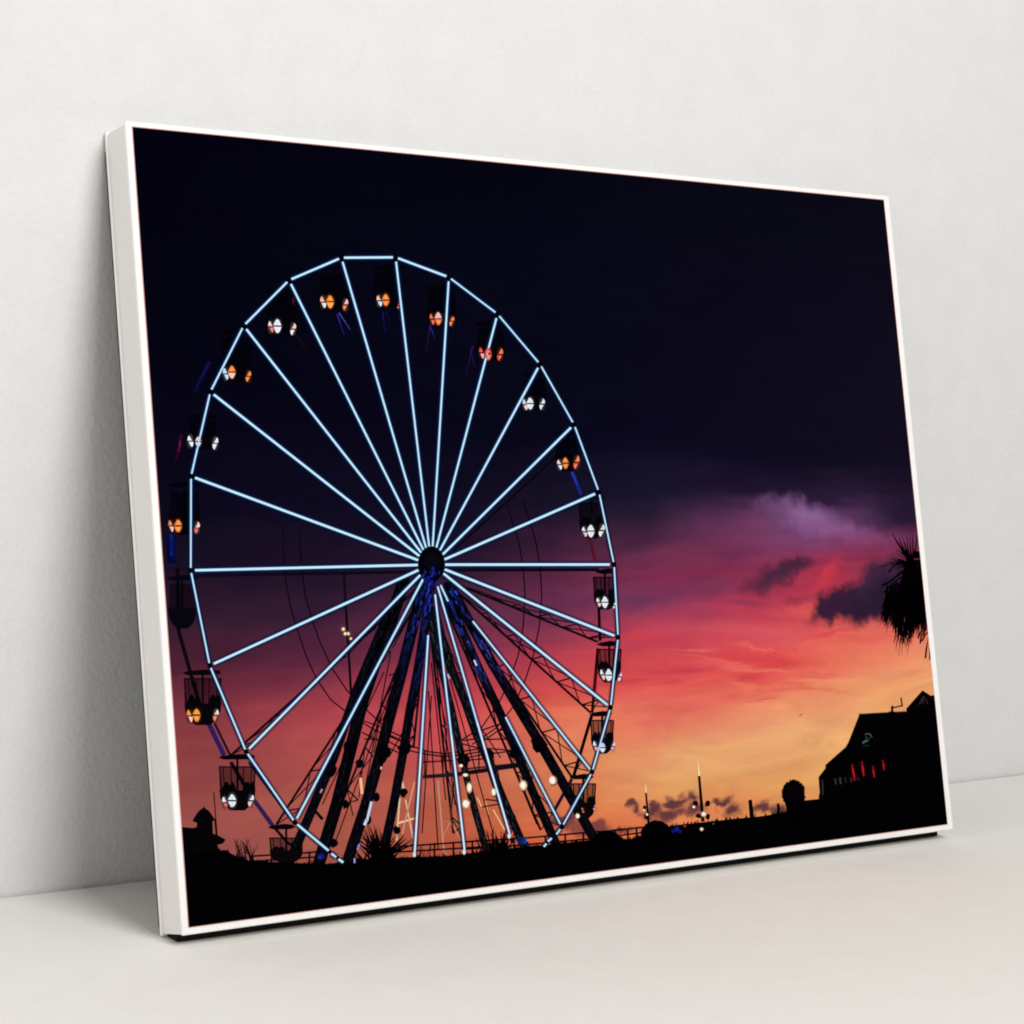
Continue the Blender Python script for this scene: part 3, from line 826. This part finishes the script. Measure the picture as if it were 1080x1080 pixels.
for a, b, w in (((465, 628), (484, 732), 2.6), ((528, 610), (541, 704), 2.6), ((597, 640), (607, 712), 2.2), ((660, 600), (670, 666), 2.2)):
    g = Ink()
    p, q = T7([a, b])
    g.line(p, q, w + 2.6, (60, 4, 12), 7, 0.45)
    m_ = (p[0] * 0.55 + q[0] * 0.45, p[1] * 0.55 + q[1] * 0.45)
    g.line(p, m_, w * 0.5, (124, 16, 26), 8, 1, w * 0.8)
    g.line(m_, q, w * 0.8, (160, 20, 32), 8, 1, w * 0.55)
    g.line(inset(p, q, 4, 4)[0], inset(p, q, 4, 4)[1], w * 0.35, (206, 38, 48), 9)
    g.build('window', house)
for x, y, w, h, c in ((362, 738, 2, 6, (50, 50, 42)), (393, 734, 2.2, 7, (52, 54, 46)), (426, 730, 1.8, 6, (30, 32, 30)), (462, 728, 2, 5, (46, 42, 34)), (505, 722, 3, 3, (28, 30, 30)), (281, 776, 2, 16, (42, 38, 36))):
    g = Ink()
    X, Y = T7([(x, y)])[0]
    g.line((X - 0.4, Y - h / 2), (X + 0.4, Y + h / 2), w, c, 7)
    g.build('window', house)
g = Ink()
for pts, w, c in (([(548, 442), (566, 434), (584, 442), (592, 458)], 1.2, (74, 84, 74)), ([(534, 496), (548, 484), (566, 480)], 2.0, (66, 98, 98)), ([(552, 470), (560, 452)], 1.2, (62, 70, 60)), ([(570, 480), (578, 458)], 1.2, (44, 58, 44)), ([(536, 512), (576, 510)], 1.6, (10, 34, 38))):
    g.path(T7(pts), w, c, 7)
g.build('roof_sign', house)

# palm at the right edge
g = Ink()
T8 = lambda pts: [(880 + x * 0.12037, 540 + y * 0.12037) for x, y in pts]
g.poly(T8([(760, 330), (690, 340), (640, 390), (608, 440), (596, 500), (580, 580), (560, 650), (556, 740), (560, 820), (590, 880), (620, 920), (660, 940), (700, 920), (760, 890), (860, 900), (900, 500)]), (3, 2, 4), 6)
for a, b, w in (((500, 178), (616, 372), 2.2), ((558, 215), (628, 380), 2.2), ((596, 222), (640, 380), 1.6), ((628, 205), (648, 380), 1.4), ((655, 200), (664, 370), 1.4), ((680, 195), (684, 360), 1.4), ((612, 260), (640, 400), 2.4), ((720, 190), (700, 350), 1.6), ((536, 320), (610, 370), 0.8)):
    p, q = T8([a, b])
    g.line(q, p, w * 1.3, (4, 3, 5), 6, 1, 0.4)
for pts, w in (([(552, 402), (600, 412), (640, 440)], 1.2), ([(470, 522), (505, 470), (560, 432), (620, 428)], 1.3), ([(410, 470), (480, 445), (560, 425), (620, 430)], 0.7), ([(412, 632), (470, 610), (530, 560), (590, 500)], 1.8), ([(430, 700), (500, 620), (570, 560)], 1.2)):
    g.path(T8(pts), w, (4, 3, 5), 6)
for k in range(330):                          # skirt of dead fronds, hair-fine at the tips
    sx = random.uniform(425, 820)
    t = (sx - 425) / 395
    sy = 560 + (1 - t) * 110 + random.uniform(0, 330)
    end = 880 + 150 * math.sin(min(1, t * 1.6) * 1.5) - 60 * max(0, t - 0.6) + random.gauss(0, 48)
    if end < sy + 60:
        continue
    bend = random.uniform(-26, 14) - 22 * (1 - t)
    q0, q1, q2 = T8([(sx + 26, sy - 60), (sx + bend * 0.1, (sy + end) / 2), (sx + bend, end)])
    wd = random.uniform(0.7, 1.7)
    g.line(q0, q1, wd, (4, 3, 6), 6, 1, wd * 0.8)
    g.line(q1, q2, wd * 0.8, (5, 3, 6), 6, 1, 0.15)
for k in range(16):
    a = math.radians(random.uniform(-150, 8))
    l = random.uniform(150, 260)
    q0, q1 = T8([(690, 440), (690 + l * math.sin(a) * 0.9, 440 - l * math.cos(a) * (1 if abs(a) < 1.2 else 0.7) + 20)])
    g.line(q0, q1, 2.0, (4, 3, 5), 6, 1, 0.3)
for k in range(46):
    sx = random.gauss(600, 34)
    e1 = random.uniform(1060, 1180) if random.random() < 0.85 else random.uniform(1180, 1260)
    q0, q1, q2 = T8([(sx, 960), (sx + random.uniform(-10, 10), 1040), (sx + random.uniform(-36, 30), e1)])
    g.line(q0, q1, 1.3, (8, 4, 8), 6, 1, 0.9)
    g.line(q1, q2, 0.9, (16, 8, 12), 6, 1, 0.15)
for pts in ([(860, 950), (800, 985), (750, 1040), (725, 1090)], [(860, 990), (800, 1010), (755, 1070), (745, 1140)], [(860, 1040), (790, 1060), (760, 1120)], [(860, 1010), (830, 1090), (800, 1180), (790, 1270)], [(870, 1080), (840, 1160), (830, 1280)]):
    g.path(T8(pts), 1.6, (16, 7, 10), 6)
for pts in ([(700, 300), (760, 296)], [(690, 402), (760, 400)]):
    g.path(T8(pts), 1.2, (120, 40, 60), 7)
g.build('palm_tree', picture)
# birds
g = Ink()
for x, y in ((843.5, 754), (810, 690), (817, 688), (838, 684.5), (845, 752.6)):
    g = Ink()
    g.line((x - 1.6, y + 0.6), (x + 1.4, y - 0.8), 0.8, (166, 76, 66), 3, 0.55)
    g.build('bird', picture)
